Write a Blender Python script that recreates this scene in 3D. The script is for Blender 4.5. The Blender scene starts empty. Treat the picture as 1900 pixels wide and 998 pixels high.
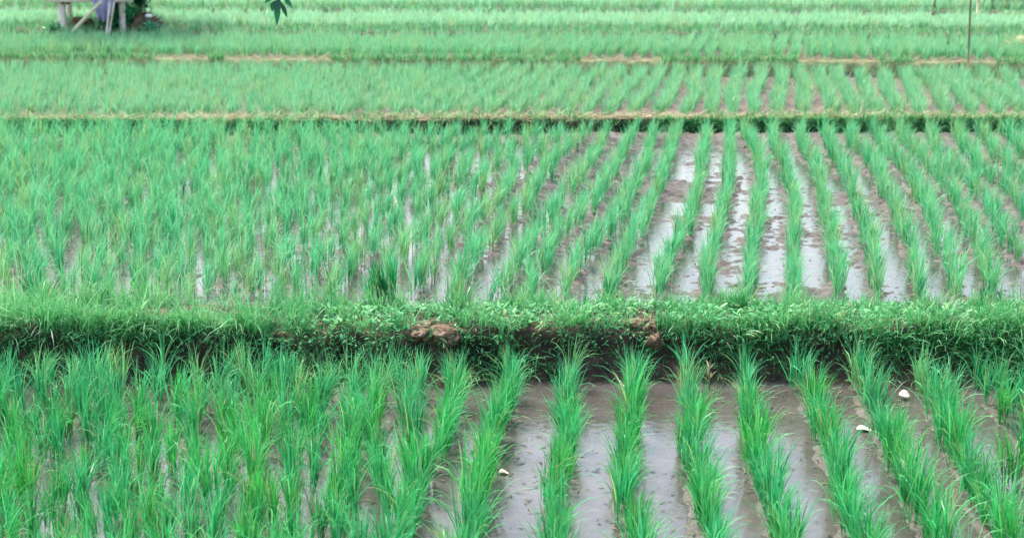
import bpy, math, random
import numpy as np

R = math.radians
S = bpy.context.scene
COL = S.collection
random.seed(7)
rng = np.random.default_rng(11)

# ------------------------------------------------------------------ camera
PW, PH, FPX = 1900.0, 998.0, 3167.0
CAM_Z = 2.2
PITCH = math.atan((499 + 215) / FPX)
cd = bpy.data.cameras.new('camera')
cd.sensor_width = 36.0
cd.lens = 36.0 * FPX / PW
cd.clip_start = 0.05
cd.clip_end = 2000
cd.dof.use_dof = True
cd.dof.focus_distance = 7.6
cd.dof.aperture_fstop = 4.2
cam = bpy.data.objects.new('camera', cd)
COL.objects.link(cam)
cam.location = (0, 0, CAM_Z)
cam.rotation_euler = (math.pi / 2 - PITCH, 0, 0)
S.camera = cam

# ------------------------------------------------------------------ sky, sun, exposure
SUN_EL, SUN_AZ = R(58), R(-35)          # azimuth measured from +Y towards +X
w = bpy.data.worlds.new('World')
S.world = w
w.use_nodes = True
nt = w.node_tree
nt.nodes.clear()
sky = nt.nodes.new('ShaderNodeTexSky')
sky.sky_type = 'NISHITA'
sky.sun_disc = False
sky.sun_elevation = SUN_EL
sky.sun_rotation = SUN_AZ
sky.air_density = 1.2
sky.dust_density = 4.0
sky.ozone_density = 1.0
hs = nt.nodes.new('ShaderNodeHueSaturation')
hs.inputs['Saturation'].default_value = 0.95
bg = nt.nodes.new('ShaderNodeBackground')
bg.inputs['Strength'].default_value = 0.12
wo = nt.nodes.new('ShaderNodeOutputWorld')
nt.links.new(sky.outputs[0], hs.inputs['Color'])
nt.links.new(hs.outputs[0], bg.inputs['Color'])
nt.links.new(bg.outputs[0], wo.inputs[0])

sl = bpy.data.lights.new('sun', 'SUN')
sl.energy = 1.5
sl.angle = R(10)
sl.color = (1.0, 0.96, 0.9)
sun = bpy.data.objects.new('sun', sl)
COL.objects.link(sun)
sun.rotation_euler = (math.pi / 2 - SUN_EL, 0, math.pi - SUN_AZ)
sun.location = (0, 0, 30)

S.view_settings.view_transform = 'Standard'
S.view_settings.look = 'None'
S.view_settings.gamma = 1
S.view_settings.use_curve_mapping = False
S.view_settings.exposure = 2.18
S.render.engine = 'CYCLES'
S.cycles.max_bounces = 6
S.cycles.transparent_max_bounces = 4
S.cycles.use_denoising = True


# ------------------------------------------------------------------ helpers
def px2w(x, y, z=0.0):
    """photo pixel -> point on the horizontal plane at height z"""
    u, v = (x - PW / 2) / FPX, (PH / 2 - y) / FPX
    c, s = math.cos(PITCH), math.sin(PITCH)
    dx, dy, dz = u, c + v * s, -s + v * c
    t = (z - CAM_Z) / dz
    return np.array([dx * t, dy * t, z])


def w2px(p):
    c, s = math.cos(PITCH), math.sin(PITCH)
    x, y, z = p[..., 0], p[..., 1], p[..., 2] - CAM_Z
    d = y * c - z * s
    u = y * s + z * c
    return PW / 2 + FPX * x / d, PH / 2 - FPX * u / d, d


def tag(o, label=None, cat=None, group=None, kind=None):
    if label: o['label'] = label
    if cat: o['category'] = cat
    if group: o['group'] = group
    if kind: o['kind'] = kind
    return o


def mk_mesh(name, V, F, tint=None, smooth=True):
    me = bpy.data.meshes.new(name)
    V = np.ascontiguousarray(V, dtype=np.float32)
    F = np.ascontiguousarray(F, dtype=np.int32)
    n, m = len(V), len(F)
    k = F.shape[1]
    me.vertices.add(n)
    me.vertices.foreach_set('co', V.ravel())
    me.loops.add(m * k)
    me.loops.foreach_set('vertex_index', F.ravel())
    me.polygons.add(m)
    me.polygons.foreach_set('loop_start', np.arange(0, m * k, k, dtype=np.int32))
    if smooth:
        me.polygons.foreach_set('use_smooth', np.ones(m, dtype=bool))
    if tint is not None:
        a = me.attributes.new('tint', 'FLOAT_COLOR', 'POINT')
        T = np.ones((n, 4), np.float32)
        T[:, :tint.shape[1]] = tint
        a.data.foreach_set('color', T.ravel())
    me.update(calc_edges=True)
    me.validate()
    return me


def obj(name, me, mat=None, parent=None, loc=None):
    o = bpy.data.objects.new(name, me)
    COL.objects.link(o)
    if mat is not None and not me.materials:
        me.materials.append(mat)
    if parent is not None: o.parent = parent
    if loc is not None: o.location = loc
    return o


def empty(name, loc, rz=0.0):
    o = bpy.data.objects.new(name, None)
    COL.objects.link(o)
    o.empty_display_size = 0.05
    o.location = loc
    o.rotation_euler = (0, 0, rz)
    return o


def strips(base, az, tilt, bend, L, W, nseg=4, power=1.5, twist=None, tint=None, base_w=0.6, tip_w=0.06, peak=0.35, yellow=.015):
    """n curved tapering blades -> (V, F quads, T)"""
    n = len(base)
    B = lambda a: np.broadcast_to(np.asarray(a, float), (n,))
    az, tilt, bend, L, W = map(B, (az, tilt, bend, L, W))
    if twist is None: twist = rng.uniform(-0.9, 0.9, n)
    if tint is None: tint = rng.random(n)
    yel = (rng.random(n) < yellow) * rng.uniform(.15, .8, n)
    ca, sa = np.cos(az), np.sin(az)
    P = base.astype(float).copy()
    V = np.zeros((n, nseg + 1, 2, 3))
    T = np.zeros((n, nseg + 1, 2, 3))
    for s in range(nseg + 1):
        f = s / nseg
        th = tilt + bend * f ** power
        st, ct = np.sin(th), np.cos(th)
        tan = np.stack([ca * st, sa * st, ct], 1)
        nor = np.stack([-ca * ct, -sa * ct, st], 1)
        sid = np.stack([-sa, ca, np.zeros(n)], 1)
        wd = sid * np.cos(twist)[:, None] + nor * np.sin(twist)[:, None]
        prof = base_w + (1 - base_w) * f / peak if f < peak else tip_w + (1 - tip_w) * ((1 - f) / (1 - peak)) ** 0.8
        hw = (W * prof * 0.5)[:, None]
        V[:, s, 0] = P - wd * hw
        V[:, s, 1] = P + wd * hw
        T[:, s, :, 0] = tint[:, None]
        T[:, s, :, 1] = f
        T[:, s, :, 2] = yel[:, None]
        P = P + tan * (L / nseg)[:, None]
    V = V.reshape(-1, 3); T = T.reshape(-1, 3)
    i0 = (np.arange(n) * (nseg + 1) * 2)[:, None] + (np.arange(nseg) * 2)[None, :]
    F = np.stack([i0, i0 + 1, i0 + 3, i0 + 2], -1).reshape(-1, 4)
    return V, F, T


def merge(parts):
    Vs, Fs, Ts, o = [], [], [], 0
    for V, F, T in parts:
        Vs.append(V); Fs.append(F + o); Ts.append(T); o += len(V)
    return np.concatenate(Vs), np.concatenate(Fs), np.concatenate(Ts)


def scatter(var, pos, rot, sc):
    """copy one variant (V,F,T) to many places"""
    V, F, T = var
    n = len(pos)
    c, s = np.cos(rot)[:, None], np.sin(rot)[:, None]
    X = (V[None, :, 0] * c - V[None, :, 1] * s) * sc[:, None] + pos[:, 0:1]
    Y = (V[None, :, 0] * s + V[None, :, 1] * c) * sc[:, None] + pos[:, 1:2]
    Z = V[None, :, 2] * sc[:, None] + pos[:, 2:3]
    T2 = np.repeat(T[None], n, 0).copy()
    T2[:, :, 0] = np.clip(T2[:, :, 0] + rng.normal(0, .12, n)[:, None], 0, 1)
    T2[:, :, 2] = np.clip(T2[:, :, 2] + (rng.random(n) ** 4 * .35)[:, None], 0, 1)
    return (np.stack([X, Y, Z], -1).reshape(-1, 3),
            (F[None] + (np.arange(n) * len(V))[:, None, None]).reshape(-1, 4),
            T2.reshape(-1, 3))


def vnoise(x, y, seed=0):
    """smooth value noise, -1..1"""
    def h(i, j):
        a = (i * 374761393 + j * 668265263 + seed * 1442695) & 0x7fffffff
        a = ((a ^ (a >> 13)) * 1274126177) & 0x7fffffff
        return ((a ^ (a >> 16)) & 0xffff) / 32767.5 - 1
    xi, yi = np.floor(x).astype(np.int64), np.floor(y).astype(np.int64)
    fx, fy = x - xi, y - yi
    fx, fy = fx * fx * (3 - 2 * fx), fy * fy * (3 - 2 * fy)
    a = h(xi, yi) * (1 - fx) + h(xi + 1, yi) * fx
    b = h(xi, yi + 1) * (1 - fx) + h(xi + 1, yi + 1) * fx
    return a * (1 - fy) + b * fy


def fbm(x, y, seed=0, o=3):
    r, a = 0, 1.0
    for k in range(o):
        r = r + a * vnoise(x * 2 ** k, y * 2 ** k, seed + k * 17)
        a *= .5
    return r / 1.75


def grid_mesh(name, xs, ys, zfun):
    X, Y = np.meshgrid(xs, ys)
    Z = zfun(X, Y)
    V = np.stack([X, Y, Z], -1).reshape(-1, 3)
    nx, ny = len(xs), len(ys)
    i = (np.arange(ny - 1)[:, None] * nx + np.arange(nx - 1)[None, :]).ravel()
    F = np.stack([i, i + 1, i + nx + 1, i + nx], 1)
    return mk_mesh(name, V, F)


def tube(points, radii, n=8, cap=True):
    """round tapering bar through points -> (V, F, T)"""
    P = np.asarray(points, float); m = len(P)
    rad = np.broadcast_to(np.asarray(radii, float), (m,))
    V = []
    for k in range(m):
        t = P[min(k + 1, m - 1)] - P[max(k - 1, 0)]
        t /= np.linalg.norm(t)
        a = np.array([0, 1, 0]) if abs(t[1]) < .8 else np.array([1, 0, 0])
        u = np.cross(t, a); u /= np.linalg.norm(u)
        v = np.cross(t, u)
        ang = np.arange(n) * 2 * math.pi / n
        V.append(P[k] + rad[k] * (np.cos(ang)[:, None] * u + np.sin(ang)[:, None] * v))
    V = np.concatenate(V)
    F = []
    for k in range(m - 1):
        for j in range(n):
            F.append((k * n + j, k * n + (j + 1) % n, (k + 1) * n + (j + 1) % n, (k + 1) * n + j))
    if cap:
        for ring in (0, (m - 1) * n):
            c = len(V)
            V = np.vstack([V, V[ring:ring + n].mean(0)])
            for j in range(0, n, 2):
                F.append((ring + j, ring + (j + 1) % n, ring + (j + 2) % n, c))
    return V, np.array(F), np.full((len(V), 3), .5)


def box(cx, cy, cz, sx, sy, sz):
    V = np.array([[x, y, z] for x in (-.5, .5) for y in (-.5, .5) for z in (-.5, .5)]) * (sx, sy, sz) + (cx, cy, cz)
    F = np.array([(0, 1, 3, 2), (4, 6, 7, 5), (0, 4, 5, 1), (2, 3, 7, 6), (0, 2, 6, 4), (1, 5, 7, 3)])
    return V, F, np.full((8, 3), .5)


def lump(rx, ry, rz, seed, nu=22, nv=14, rough=.25):
    """uneven clod (closed)"""
    r_ = np.random.default_rng(seed)
    V, F = [], []
    for j in range(nv + 1):
        th = math.pi * j / nv
        for i in range(nu):
            ph = 2 * math.pi * i / nu
            d = np.array([math.sin(th) * math.cos(ph), math.sin(th) * math.sin(ph), math.cos(th)])
            V.append(d)
    V = np.array(V)
    k = 1 + rough * fbm(V[:, 0] * 1.7 + seed * 3.1 + V[:, 2] * 1.3, V[:, 1] * 1.7 + V[:, 2] * 1.9, seed) \
        + rough * .5 * fbm(V[:, 0] * 5 + V[:, 2] * 4, V[:, 1] * 5 - V[:, 2] * 3, seed + 5)
    V = V * k[:, None] * (rx, ry, rz)
    for j in range(nv):
        for i in range(nu):
            F.append((j * nu + i, j * nu + (i + 1) % nu, (j + 1) * nu + (i + 1) % nu, (j + 1) * nu + i))
    return V, np.array(F), np.full((len(V), 3), .5)


# ------------------------------------------------------------------ materials
def new_mat(name):
    m = bpy.data.materials.new(name)
    m.use_nodes = True
    m.node_tree.nodes.clear()
    return m, m.node_tree.nodes, m.node_tree.links


def ramp(N, stops):
    r = N.new('ShaderNodeValToRGB')
    e = r.color_ramp.elements
    e[0].position, e[0].color = stops[0][0], (*stops[0][1], 1)
    e[1].position, e[1].color = stops[-1][0], (*stops[-1][1], 1)
    for p, c in stops[1:-1]:
        q = e.new(p); q.color = (*c, 1)
    return r


def leaf_mat(name, dark, mid, light, yellow=(.42, .38, .12), transl=.35, rough=.42, spec=.5, objrand=True):
    m, N, K = new_mat(name)
    at = N.new('ShaderNodeAttribute'); at.attribute_name = 'tint'
    sp = N.new('ShaderNodeSeparateColor')
    K.new(at.outputs['Color'], sp.inputs[0])
    rp = ramp(N, [(0, dark), (.5, mid), (1, light)])
    K.new(sp.outputs[0], rp.inputs[0])
    # a leaf is yellower and paler towards its tip
    tipm = N.new('ShaderNodeMath'); tipm.operation = 'POWER'; tipm.inputs[1].default_value = 2.5
    K.new(sp.outputs[1], tipm.inputs[0])
    tipf = N.new('ShaderNodeMath'); tipf.operation = 'MULTIPLY'; tipf.inputs[1].default_value = .45
    K.new(tipm.outputs[0], tipf.inputs[0])
    mx = N.new('ShaderNodeMix'); mx.data_type = 'RGBA'
    K.new(tipf.outputs[0], mx.inputs[0]); K.new(rp.outputs[0], mx.inputs[6])
    mx.inputs[7].default_value = (*light, 1)
    my = N.new('ShaderNodeMix'); my.data_type = 'RGBA'
    K.new(sp.outputs[2], my.inputs[0]); K.new(mx.outputs[2], my.inputs[6])
    my.inputs[7].default_value = (*yellow, 1)
    hv = N.new('ShaderNodeHueSaturation')
    K.new(my.outputs[2], hv.inputs['Color'])
    if objrand:
        oi = N.new('ShaderNodeObjectInfo')
        mr = N.new('ShaderNodeMapRange')
        mr.inputs[3].default_value = .82; mr.inputs[4].default_value = 1.2
        m2 = N.new('ShaderNodeMath'); m2.operation = 'MULTIPLY'; m2.inputs[1].default_value = 7.31; K.new(oi.outputs['Random'], m2.inputs[0])
        m3 = N.new('ShaderNodeMath'); m3.operation = 'FRACT'; K.new(m2.outputs[0], m3.inputs[0])
        m4 = N.new('ShaderNodeMapRange'); m4.inputs[3].default_value = .464; m4.inputs[4].default_value = .504
        K.new(m3.outputs[0], m4.inputs[0]); K.new(m4.outputs[0], hv.inputs['Hue'])
        K.new(oi.outputs['Random'], mr.inputs[0]); K.new(mr.outputs[0], hv.inputs['Value'])
    b = N.new('ShaderNodeBsdfPrincipled')
    K.new(hv.outputs[0], b.inputs['Base Color'])
    b.inputs['Roughness'].default_value = rough
    b.inputs['Specular IOR Level'].default_value = spec
    t = N.new('ShaderNodeBsdfTranslucent')
    K.new(hv.outputs[0], t.inputs['Color'])
    ms = N.new('ShaderNodeMixShader'); ms.inputs[0].default_value = transl
    K.new(b.outputs[0], ms.inputs[1]); K.new(t.outputs[0], ms.inputs[2])
    o = N.new('ShaderNodeOutputMaterial'); K.new(ms.outputs[0], o.inputs[0])
    return m


def noisy_mat(name, c0, c1, c2, scale=8, rough=.85, bump=.3, bscale=40, spec=.3, stretch=(1, 1, 1), detail=6):
    m, N, K = new_mat(name)
    tc = N.new('ShaderNodeTexCoord')
    mp = N.new('ShaderNodeMapping'); mp.inputs['Scale'].default_value = stretch
    K.new(tc.outputs['Object'], mp.inputs[0])
    n1 = N.new('ShaderNodeTexNoise'); n1.inputs['Scale'].default_value = scale; n1.inputs['Detail'].default_value = detail
    n1.inputs['Roughness'].default_value = .65
    K.new(mp.outputs[0], n1.inputs[0])
    rp = ramp(N, [(.28, c0), (.5, c1), (.72, c2)])
    K.new(n1.outputs[0], rp.inputs[0])
    b = N.new('ShaderNodeBsdfPrincipled')
    K.new(rp.outputs[0], b.inputs['Base Color'])
    b.inputs['Roughness'].default_value = rough
    b.inputs['Specular IOR Level'].default_value = spec
    n2 = N.new('ShaderNodeTexNoise'); n2.inputs['Scale'].default_value = bscale; n2.inputs['Detail'].default_value = 5
    K.new(mp.outputs[0], n2.inputs[0])
    bp = N.new('ShaderNodeBump'); bp.inputs['Strength'].default_value = bump; bp.inputs['Distance'].default_value = .02
    K.new(n2.outputs[0], bp.inputs['Height']); K.new(bp.outputs[0], b.inputs['Normal'])
    o = N.new('ShaderNodeOutputMaterial'); K.new(b.outputs[0], o.inputs[0])
    return m


def water_mat(name, silt0, silt1, rscale=26, bump=.12):
    """turbid paddy water: silty body colour under a thin rippled surface"""
    m, N, K = new_mat(name)
    tc = N.new('ShaderNodeTexCoord')
    n1 = N.new('ShaderNodeTexNoise'); n1.inputs['Scale'].default_value = 2.6; n1.inputs['Detail'].default_value = 8
    n1.inputs['Roughness'].default_value = .7
    K.new(tc.outputs['Object'], n1.inputs[0])
    rp = ramp(N, [(.32, silt0), (.66, silt1)])
    K.new(n1.outputs[0], rp.inputs[0])
    # floating specks of plant litter and algae
    n3 = N.new('ShaderNodeTexNoise'); n3.inputs['Scale'].default_value = 55; n3.inputs['Detail'].default_value = 4
    n3.inputs['Roughness'].default_value = .75
    K.new(tc.outputs['Object'], n3.inputs[0])
    sp = ramp(N, [(.60, (0, 0, 0)), (.68, (1, 1, 1))])
    K.new(n3.outputs[0], sp.inputs[0])
    mx = N.new('ShaderNodeMix'); mx.data_type = 'RGBA'
    K.new(sp.outputs[0], mx.inputs[0]); K.new(rp.outputs[0], mx.inputs[6])
    mx.inputs[7].default_value = (.035, .045, .025, 1)
    b = N.new('ShaderNodeBsdfPrincipled')
    K.new(mx.outputs[2], b.inputs['Base Color'])
    rr = N.new('ShaderNodeMapRange')
    rr.inputs[1].default_value = .35; rr.inputs[2].default_value = .65
    rr.inputs[3].default_value = .03; rr.inputs[4].default_value = .15
    K.new(n1.outputs[0], rr.inputs[0])
    ad = N.new('ShaderNodeMath'); ad.operation = 'MULTIPLY_ADD'; ad.inputs[1].default_value = .5
    K.new(sp.outputs[0], ad.inputs[0]); K.new(rr.outputs[0], ad.inputs[2])
    K.new(ad.outputs[0], b.inputs['Roughness'])
    b.inputs['IOR'].default_value = 1.33
    b.inputs['Specular IOR Level'].default_value = .43
    n2 = N.new('ShaderNodeTexNoise'); n2.inputs['Scale'].default_value = rscale; n2.inputs['Detail'].default_value = 4
    K.new(tc.outputs['Object'], n2.inputs[0])
    bp = N.new('ShaderNodeBump'); bp.inputs['Strength'].default_value = bump; bp.inputs['Distance'].default_value = .01
    K.new(n2.outputs[0], bp.inputs['Height']); K.new(bp.outputs[0], b.inputs['Normal'])
    o = N.new('ShaderNodeOutputMaterial'); K.new(b.outputs[0], o.inputs[0])
    return m


M = {}
M['rice'] = leaf_mat('rice_leaf', (.005, .16, .050), (.017, .34, .104), (.13, .53, .215), spec=.32)
M['rice_mid'] = leaf_mat('middle_rice_leaf', (.014, .20, .068), (.05, .38, .140), (.18, .54, .25), spec=.32)  # paler leaf colour than in the nearest paddy
M['rice_far'] = leaf_mat('rice_leaf_upper_fields', (.08, .32, .125), (.14, .45, .20), (.25, .57, .30), objrand=False)
M['rice_pale'] = leaf_mat('pale_rice_leaf', (.16, .41, .19), (.25, .55, .29), (.36, .64, .40), objrand=False)
M['rice_deep'] = leaf_mat('dark_leaf', (.004, .13, .052), (.010, .22, .088), (.03, .34, .15))
M['grass'] = leaf_mat('bank_grass_leaf', (.006, .13, .042), (.055, .33, .095), (.22, .52, .20), objrand=False)
M['weed'] = leaf_mat('weed_leaf', (.012, .14, .048), (.075, .36, .12), (.22, .50, .20), objrand=False, spec=.22, rough=.55)
M['straw'] = leaf_mat('dry_straw', (.22, .17, .08), (.34, .28, .14), (.50, .43, .25), yellow=(.3, .2, .08), objrand=False, transl=.15, rough=.7)
M['litter'] = leaf_mat('dead_leaf_scraps', (.015, .015, .008), (.05, .05, .028), (.22, .19, .11), objrand=False, transl=.1, rough=.8, spec=.2)
M['shrub'] = leaf_mat('shrub_leaf', (.003, .05, .025), (.007, .08, .035), (.02, .15, .06), objrand=False)
M['mud'] = noisy_mat('wet_mud', (.018, .020, .011), (.045, .042, .027), (.085, .075, .052), scale=9, rough=.5, bump=.6, bscale=60, spec=.35)
M['mud_mid'] = noisy_mat('grey_mud', (.02, .016, .012), (.055, .042, .034), (.105, .083, .070), scale=11, rough=.62, bump=.6, bscale=60, spec=.3)
M['mud_upper'] = noisy_mat('pinkish_mud', (.04, .03, .025), (.09, .07, .058), (.15, .12, .10), scale=11, rough=.85, bump=.5, bscale=60, spec=.25)
M['water'] = water_mat('paddy_water', (.04, .036, .03), (.085, .077, .07))
M['water_mid'] = water_mat('shallow_paddy_water', (.035, .029, .025), (.075, .064, .058), rscale=34, bump=.2)
M['earth'] = noisy_mat('bank_earth', (.012, .011, .008), (.04, .028, .018), (.15, .09, .056), scale=7, rough=.95, bump=.8, bscale=30)
M['earth_dry'] = noisy_mat('dry_bank_earth', (.14, .09, .05), (.30, .20, .11), (.44, .34, .2), scale=5, rough=.95, bump=.6, bscale=25)
M['earth_olive'] = noisy_mat('olive_bank_earth', (.10, .12, .05), (.20, .23, .10), (.33, .32, .18), scale=5, rough=.95, bump=.6, bscale=25)
M['clod'] = noisy_mat('dry_clod_earth', (.06, .038, .024), (.16, .098, .062), (.30, .205, .145), scale=22, rough=.95, bump=.7, bscale=70)
M['clod_grey'] = noisy_mat('grey_clod_earth', (.05, .045, .045), (.11, .1, .1), (.2, .18, .18), scale=22, rough=.9, bump=.6, bscale=70)
M['ground'] = noisy_mat('field_ground', (.02, .08, .03), (.04, .16, .06), (.09, .22, .1), scale=3, rough=.95, bump=.3)
M['pale_leaf'] = noisy_mat('bleached_leaf', (.34, .28, .21), (.52, .44, .37), (.66, .59, .52), scale=45, rough=.7, bump=.2)
M['wood'] = noisy_mat('weathered_wood', (.42, .33, .27), (.62, .50, .42), (.76, .65, .56), scale=14, rough=.85, stretch=(1, 1, .12), bump=.4)
M['wood_dark'] = noisy_mat('dark_stake_wood', (.09, .085, .05), (.17, .15, .09), (.27, .24, .15), scale=20, rough=.85, stretch=(1, 1, .12))
M['bamboo'] = noisy_mat('dry_bamboo', (.42, .36, .2), (.6, .52, .32), (.7, .62, .42), scale=10, rough=.6, stretch=(1, 1, .3))
M['cloth'] = noisy_mat('lilac_cloth', (.20, .17, .30), (.34, .3, .44), (.5, .46, .58), scale=9, rough=.9)
M['thatch'] = noisy_mat('thatch', (.1, .08, .045), (.2, .16, .09), (.3, .24, .14), scale=18, rough=.95, bump=.8)
M['bark'] = noisy_mat('bark', (.05, .04, .03), (.1, .08, .055), (.17, .14, .1), scale=20, rough=.9, stretch=(1, 1, .3))
M['rope'] = noisy_mat('dark_rope', (.01, .01, .01), (.02, .02, .018), (.04, .04, .03), scale=40)
M['white'] = noisy_mat('white_plastic', (.6, .6, .58), (.75, .75, .72), (.8, .8, .78), scale=20, rough=.5)
M['brush'] = noisy_mat('brown_brush', (.05, .035, .02), (.12, .08, .045), (.2, .15, .09), scale=20, rough=.95, bump=.8)

# ------------------------------------------------------------------ levels and banks
Z0, Z1, Z2, Z3, Z4, Z5 = 0.0, .17, .245, .37, .47, .57
BANKS = []   # (front foot line y at x=0, slope dy/dx, z below, z above, top height, top width)


def tilt_pts(y0, sl):
    return lambda x: y0 + sl * x


# big sheet to the horizon
me = grid_mesh('ground', np.array([-600, -60, 0, 60, 600.]), np.array([-300, -20, 4, 40, 120, 900.]),
               lambda X, Y: np.where(Y > 30, .5, -.3))
tag(obj('ground', me, M['ground']), 'low ground stretching away under the paddies', kind='structure')

# rows of the near field, traced as places on the ground (photo pixel of half plant height)
NEAR_ROWS = {
    -3: [(758, 632), (740, 690), (712, 750), (665, 810), (640, 870), (600, 960)],
    -2: [(860, 640), (850, 710), (832, 770), (795, 820), (768, 880), (735, 980)],
    -1: [(957, 640), (949, 691), (925, 765), (900, 855), (874, 920), (868, 985)],
    0: [(1068, 632), (1059, 691), (1052, 769), (1036, 838), (1029, 907), (1034, 980)],
    1: [(1169, 632), (1174, 700), (1164, 792), (1162, 884), (1166, 953), (1184, 990)],
    2: [(1278, 641), (1280, 724), (1285, 815), (1291, 884), (1305, 953), (1318, 990)],
    3: [(1374, 641), (1383, 700), (1395, 769), (1408, 838), (1426, 900), (1446, 970)],
    4: [(1480, 645), (1498, 714), (1526, 779), (1553, 852), (1567, 916), (1590, 980)],
    5: [(1576, 632), (1595, 696), (1636, 760), (1656, 825), (1690, 890), (1728, 960)],
    6: [(1682, 655), (1723, 715), (1760, 779), (1785, 850), (1830, 930), (1860, 985)],
}


def near_row(i):
    pts = NEAR_ROWS.get(i)
    if pts is None:
        pts = [(1068 + 103 * i, 640), (1034 + 142 * i, 980)]
    return np.array([px2w(x, y + 45, Z0) for x, y in pts])


o4, o5, zs = (600, 180), (1200, 180), 2.2686
MID_RAW = {
    -4: (o4, [(720, 800), (840, 630), (1000, 430), (1110, 280), (1190, 150)]),
    -3: (o4, [(860, 810), (960, 600), (1120, 450), (1260, 230), (1305, 130)]),
    -2: (o4, [(1010, 820), (1090, 640), (1250, 470), (1350, 270), (1390, 150)]),
    -1: (o4, [(1195, 830), (1270, 640), (1385, 430), (1440, 270), (1480, 150)]),
    0: (o5, [(50, 810), (90, 640), (170, 530), (205, 400), (230, 250), (240, 150)]),
    1: (o5, [(255, 850), (245, 700), (290, 560), (340, 400), (350, 200), (345, 130)]),
    2: (o5, [(440, 850), (430, 680), (465, 500), (482, 350), (465, 230), (412, 150)]),
    3: (o5, [(615, 840), (615, 600), (608, 400), (580, 280), (530, 170)]),
    4: (o5, [(820, 850), (790, 650), (745, 450), (720, 320), (650, 190)]),
    5: (o5, [(975, 840), (935, 620), (900, 480), (850, 330), (765, 200)]),
    6: (o5, [(1160, 810), (1080, 550), (1030, 430), (960, 290), (865, 180)]),
    7: (o5, [(1330, 830), (1240, 600), (1180, 450), (1080, 290), (975, 185)]),
    8: (o5, [(1470, 830), (1385, 600), (1290, 400), (1200, 290), (1085, 185)]),
}


def mid_row(k):
    if k in MID_RAW:
        (ox, oy), pts = MID_RAW[k]
        pts = [(ox + x / zs, oy + y / zs) for x, y in pts]
    else:
        pts = [(1306 + 46 * k, 246), (1226 + 84 * k, 563)]
    return np.array([px2w(x, y + 18 + 14 * (y - 246) / 317, Z1) for x, y in pts])


def row_x(P, Y):
    """X of a row at depth Y, continued straight beyond its ends"""
    P = P[np.argsort(P[:, 1])]
    x = np.interp(Y, P[:, 1], P[:, 0])
    s0 = (P[-1, 0] - P[0, 0]) / (P[-1, 1] - P[0, 1])
    return np.where(Y < P[0, 1], P[0, 0] + s0 * (Y - P[0, 1]), np.where(Y > P[-1, 1], P[-1, 0] + s0 * (Y - P[-1, 1]), x))


near_rows = {i: near_row(i) for i in range(-17, 18)}
mid_rows = {k: mid_row(k) for k in range(-38, 26)}


def row_field(rows, X, Y):
    d = np.full(X.shape, 9.0)
    for P in rows.values():
        d = np.minimum(d, np.abs(X - row_x(P, Y)))
    return d


def near_mud(X, Y):
    d = row_field(near_rows, X, Y)
    z = -.028 - .006 * (X < -.8) + .034 * np.exp(-(d / .06) ** 2) + .016 * fbm(X * 5, Y * 5, 3) + .009 * fbm(X * 22, Y * 22, 9)
    z += .022 * np.exp(-((Y - 7.46) / .07) ** 2) - .012 * np.exp(-((Y - 7.25) / .12) ** 2)
    z += .020 * np.clip(fbm(X * 1.3 + 3, Y * 1.3, 21), 0, 1) + .007 * vnoise(X * 38, Y * 38, 71)
    return z + Z0


def mid_mud(X, Y):
    d = row_field(mid_rows, X, Y)
    z = -.006 - .018 * np.clip(.6 - X, 0, 1) + .012 * np.exp(-(d / .05) ** 2) + .018 * fbm(X * 2.6, Y * 2.6, 31) + .014 * fbm(X * 15, Y * 15, 39) + .011 * vnoise(X * 34, Y * 34, 73)
    z += .02 * np.clip(fbm(X * .9 + 7, Y * .7, 51), 0, 1)
    z += .03 * np.exp(-((Y - 8.1) / .12) ** 2) + .03 * np.exp(-((Y - 13.9) / .25) ** 2)
    return z + Z1


def struct(name, me, mat, label):
    return tag(obj(name, me, mat), label, kind='structure')


struct('mud', grid_mesh('near_mud', np.arange(-5.2, 5.21, .02), np.arange(3.6, 7.5, .02), near_mud), M['mud'],
       'wet olive mud of the nearest paddy')
struct('water', grid_mesh('near_water', np.arange(-9, 9.1, .5), np.arange(1.5, 7.55, .5), lambda X, Y: np.full(X.shape, Z0)),
       M['water'], 'shallow grey water of the nearest paddy')
struct('mud', grid_mesh('mid_mud', np.arange(-7, 7.01, .023), np.arange(7.95, 14.3, .022), mid_mud), M['mud_mid'],
       'grey mud of the middle paddy')
struct('water', grid_mesh('mid_water', np.arange(-14, 14.1, .5), np.arange(7.7, 14.4, .5), lambda X, Y: np.full(X.shape, Z1)),
       M['water_mid'], 'silty water of the middle paddy')


def bank_mesh(x0, x1, dx, prof, line, amp, seed):
    """prof: (y offset, z) points; line(x): foot of the front face"""
    xs = np.arange(x0, x1 + dx, dx)
    pr = np.array(prof, float)
    seg = np.concatenate([[0], np.cumsum(np.hypot(np.diff(pr[:, 0]), np.diff(pr[:, 1])))])
    t = np.linspace(0, seg[-1], int(seg[-1] / max(dx, .02)) + 2)
    py, pz = np.interp(t, seg, pr[:, 0]), np.interp(t, seg, pr[:, 1])
    X = np.repeat(xs[None], len(t), 0)
    Y = line(xs)[None] + py[:, None] + amp * fbm(X * 2.2, t[:, None] * 3 + 0 * X, seed) + amp * .5 * fbm(X * 9, t[:, None] * 9 + 0 * X, seed + 3)
    Zz = pz[:, None] + amp * .7 * fbm(X * 2.6 + 9, t[:, None] * 4 + 0 * X, seed + 8) + amp * .35 * fbm(X * 14, t[:, None] * 14 + 0 * X, seed + 5)
    V = np.stack([X, Y, Zz], -1).reshape(-1, 3)
    nx = len(xs)
    i = (np.arange(len(t) - 1)[:, None] * nx + np.arange(nx - 1)[None]).ravel()
    return mk_mesh('bank', V, np.stack([i, i + 1, i + nx + 1, i + nx], 1))


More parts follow.
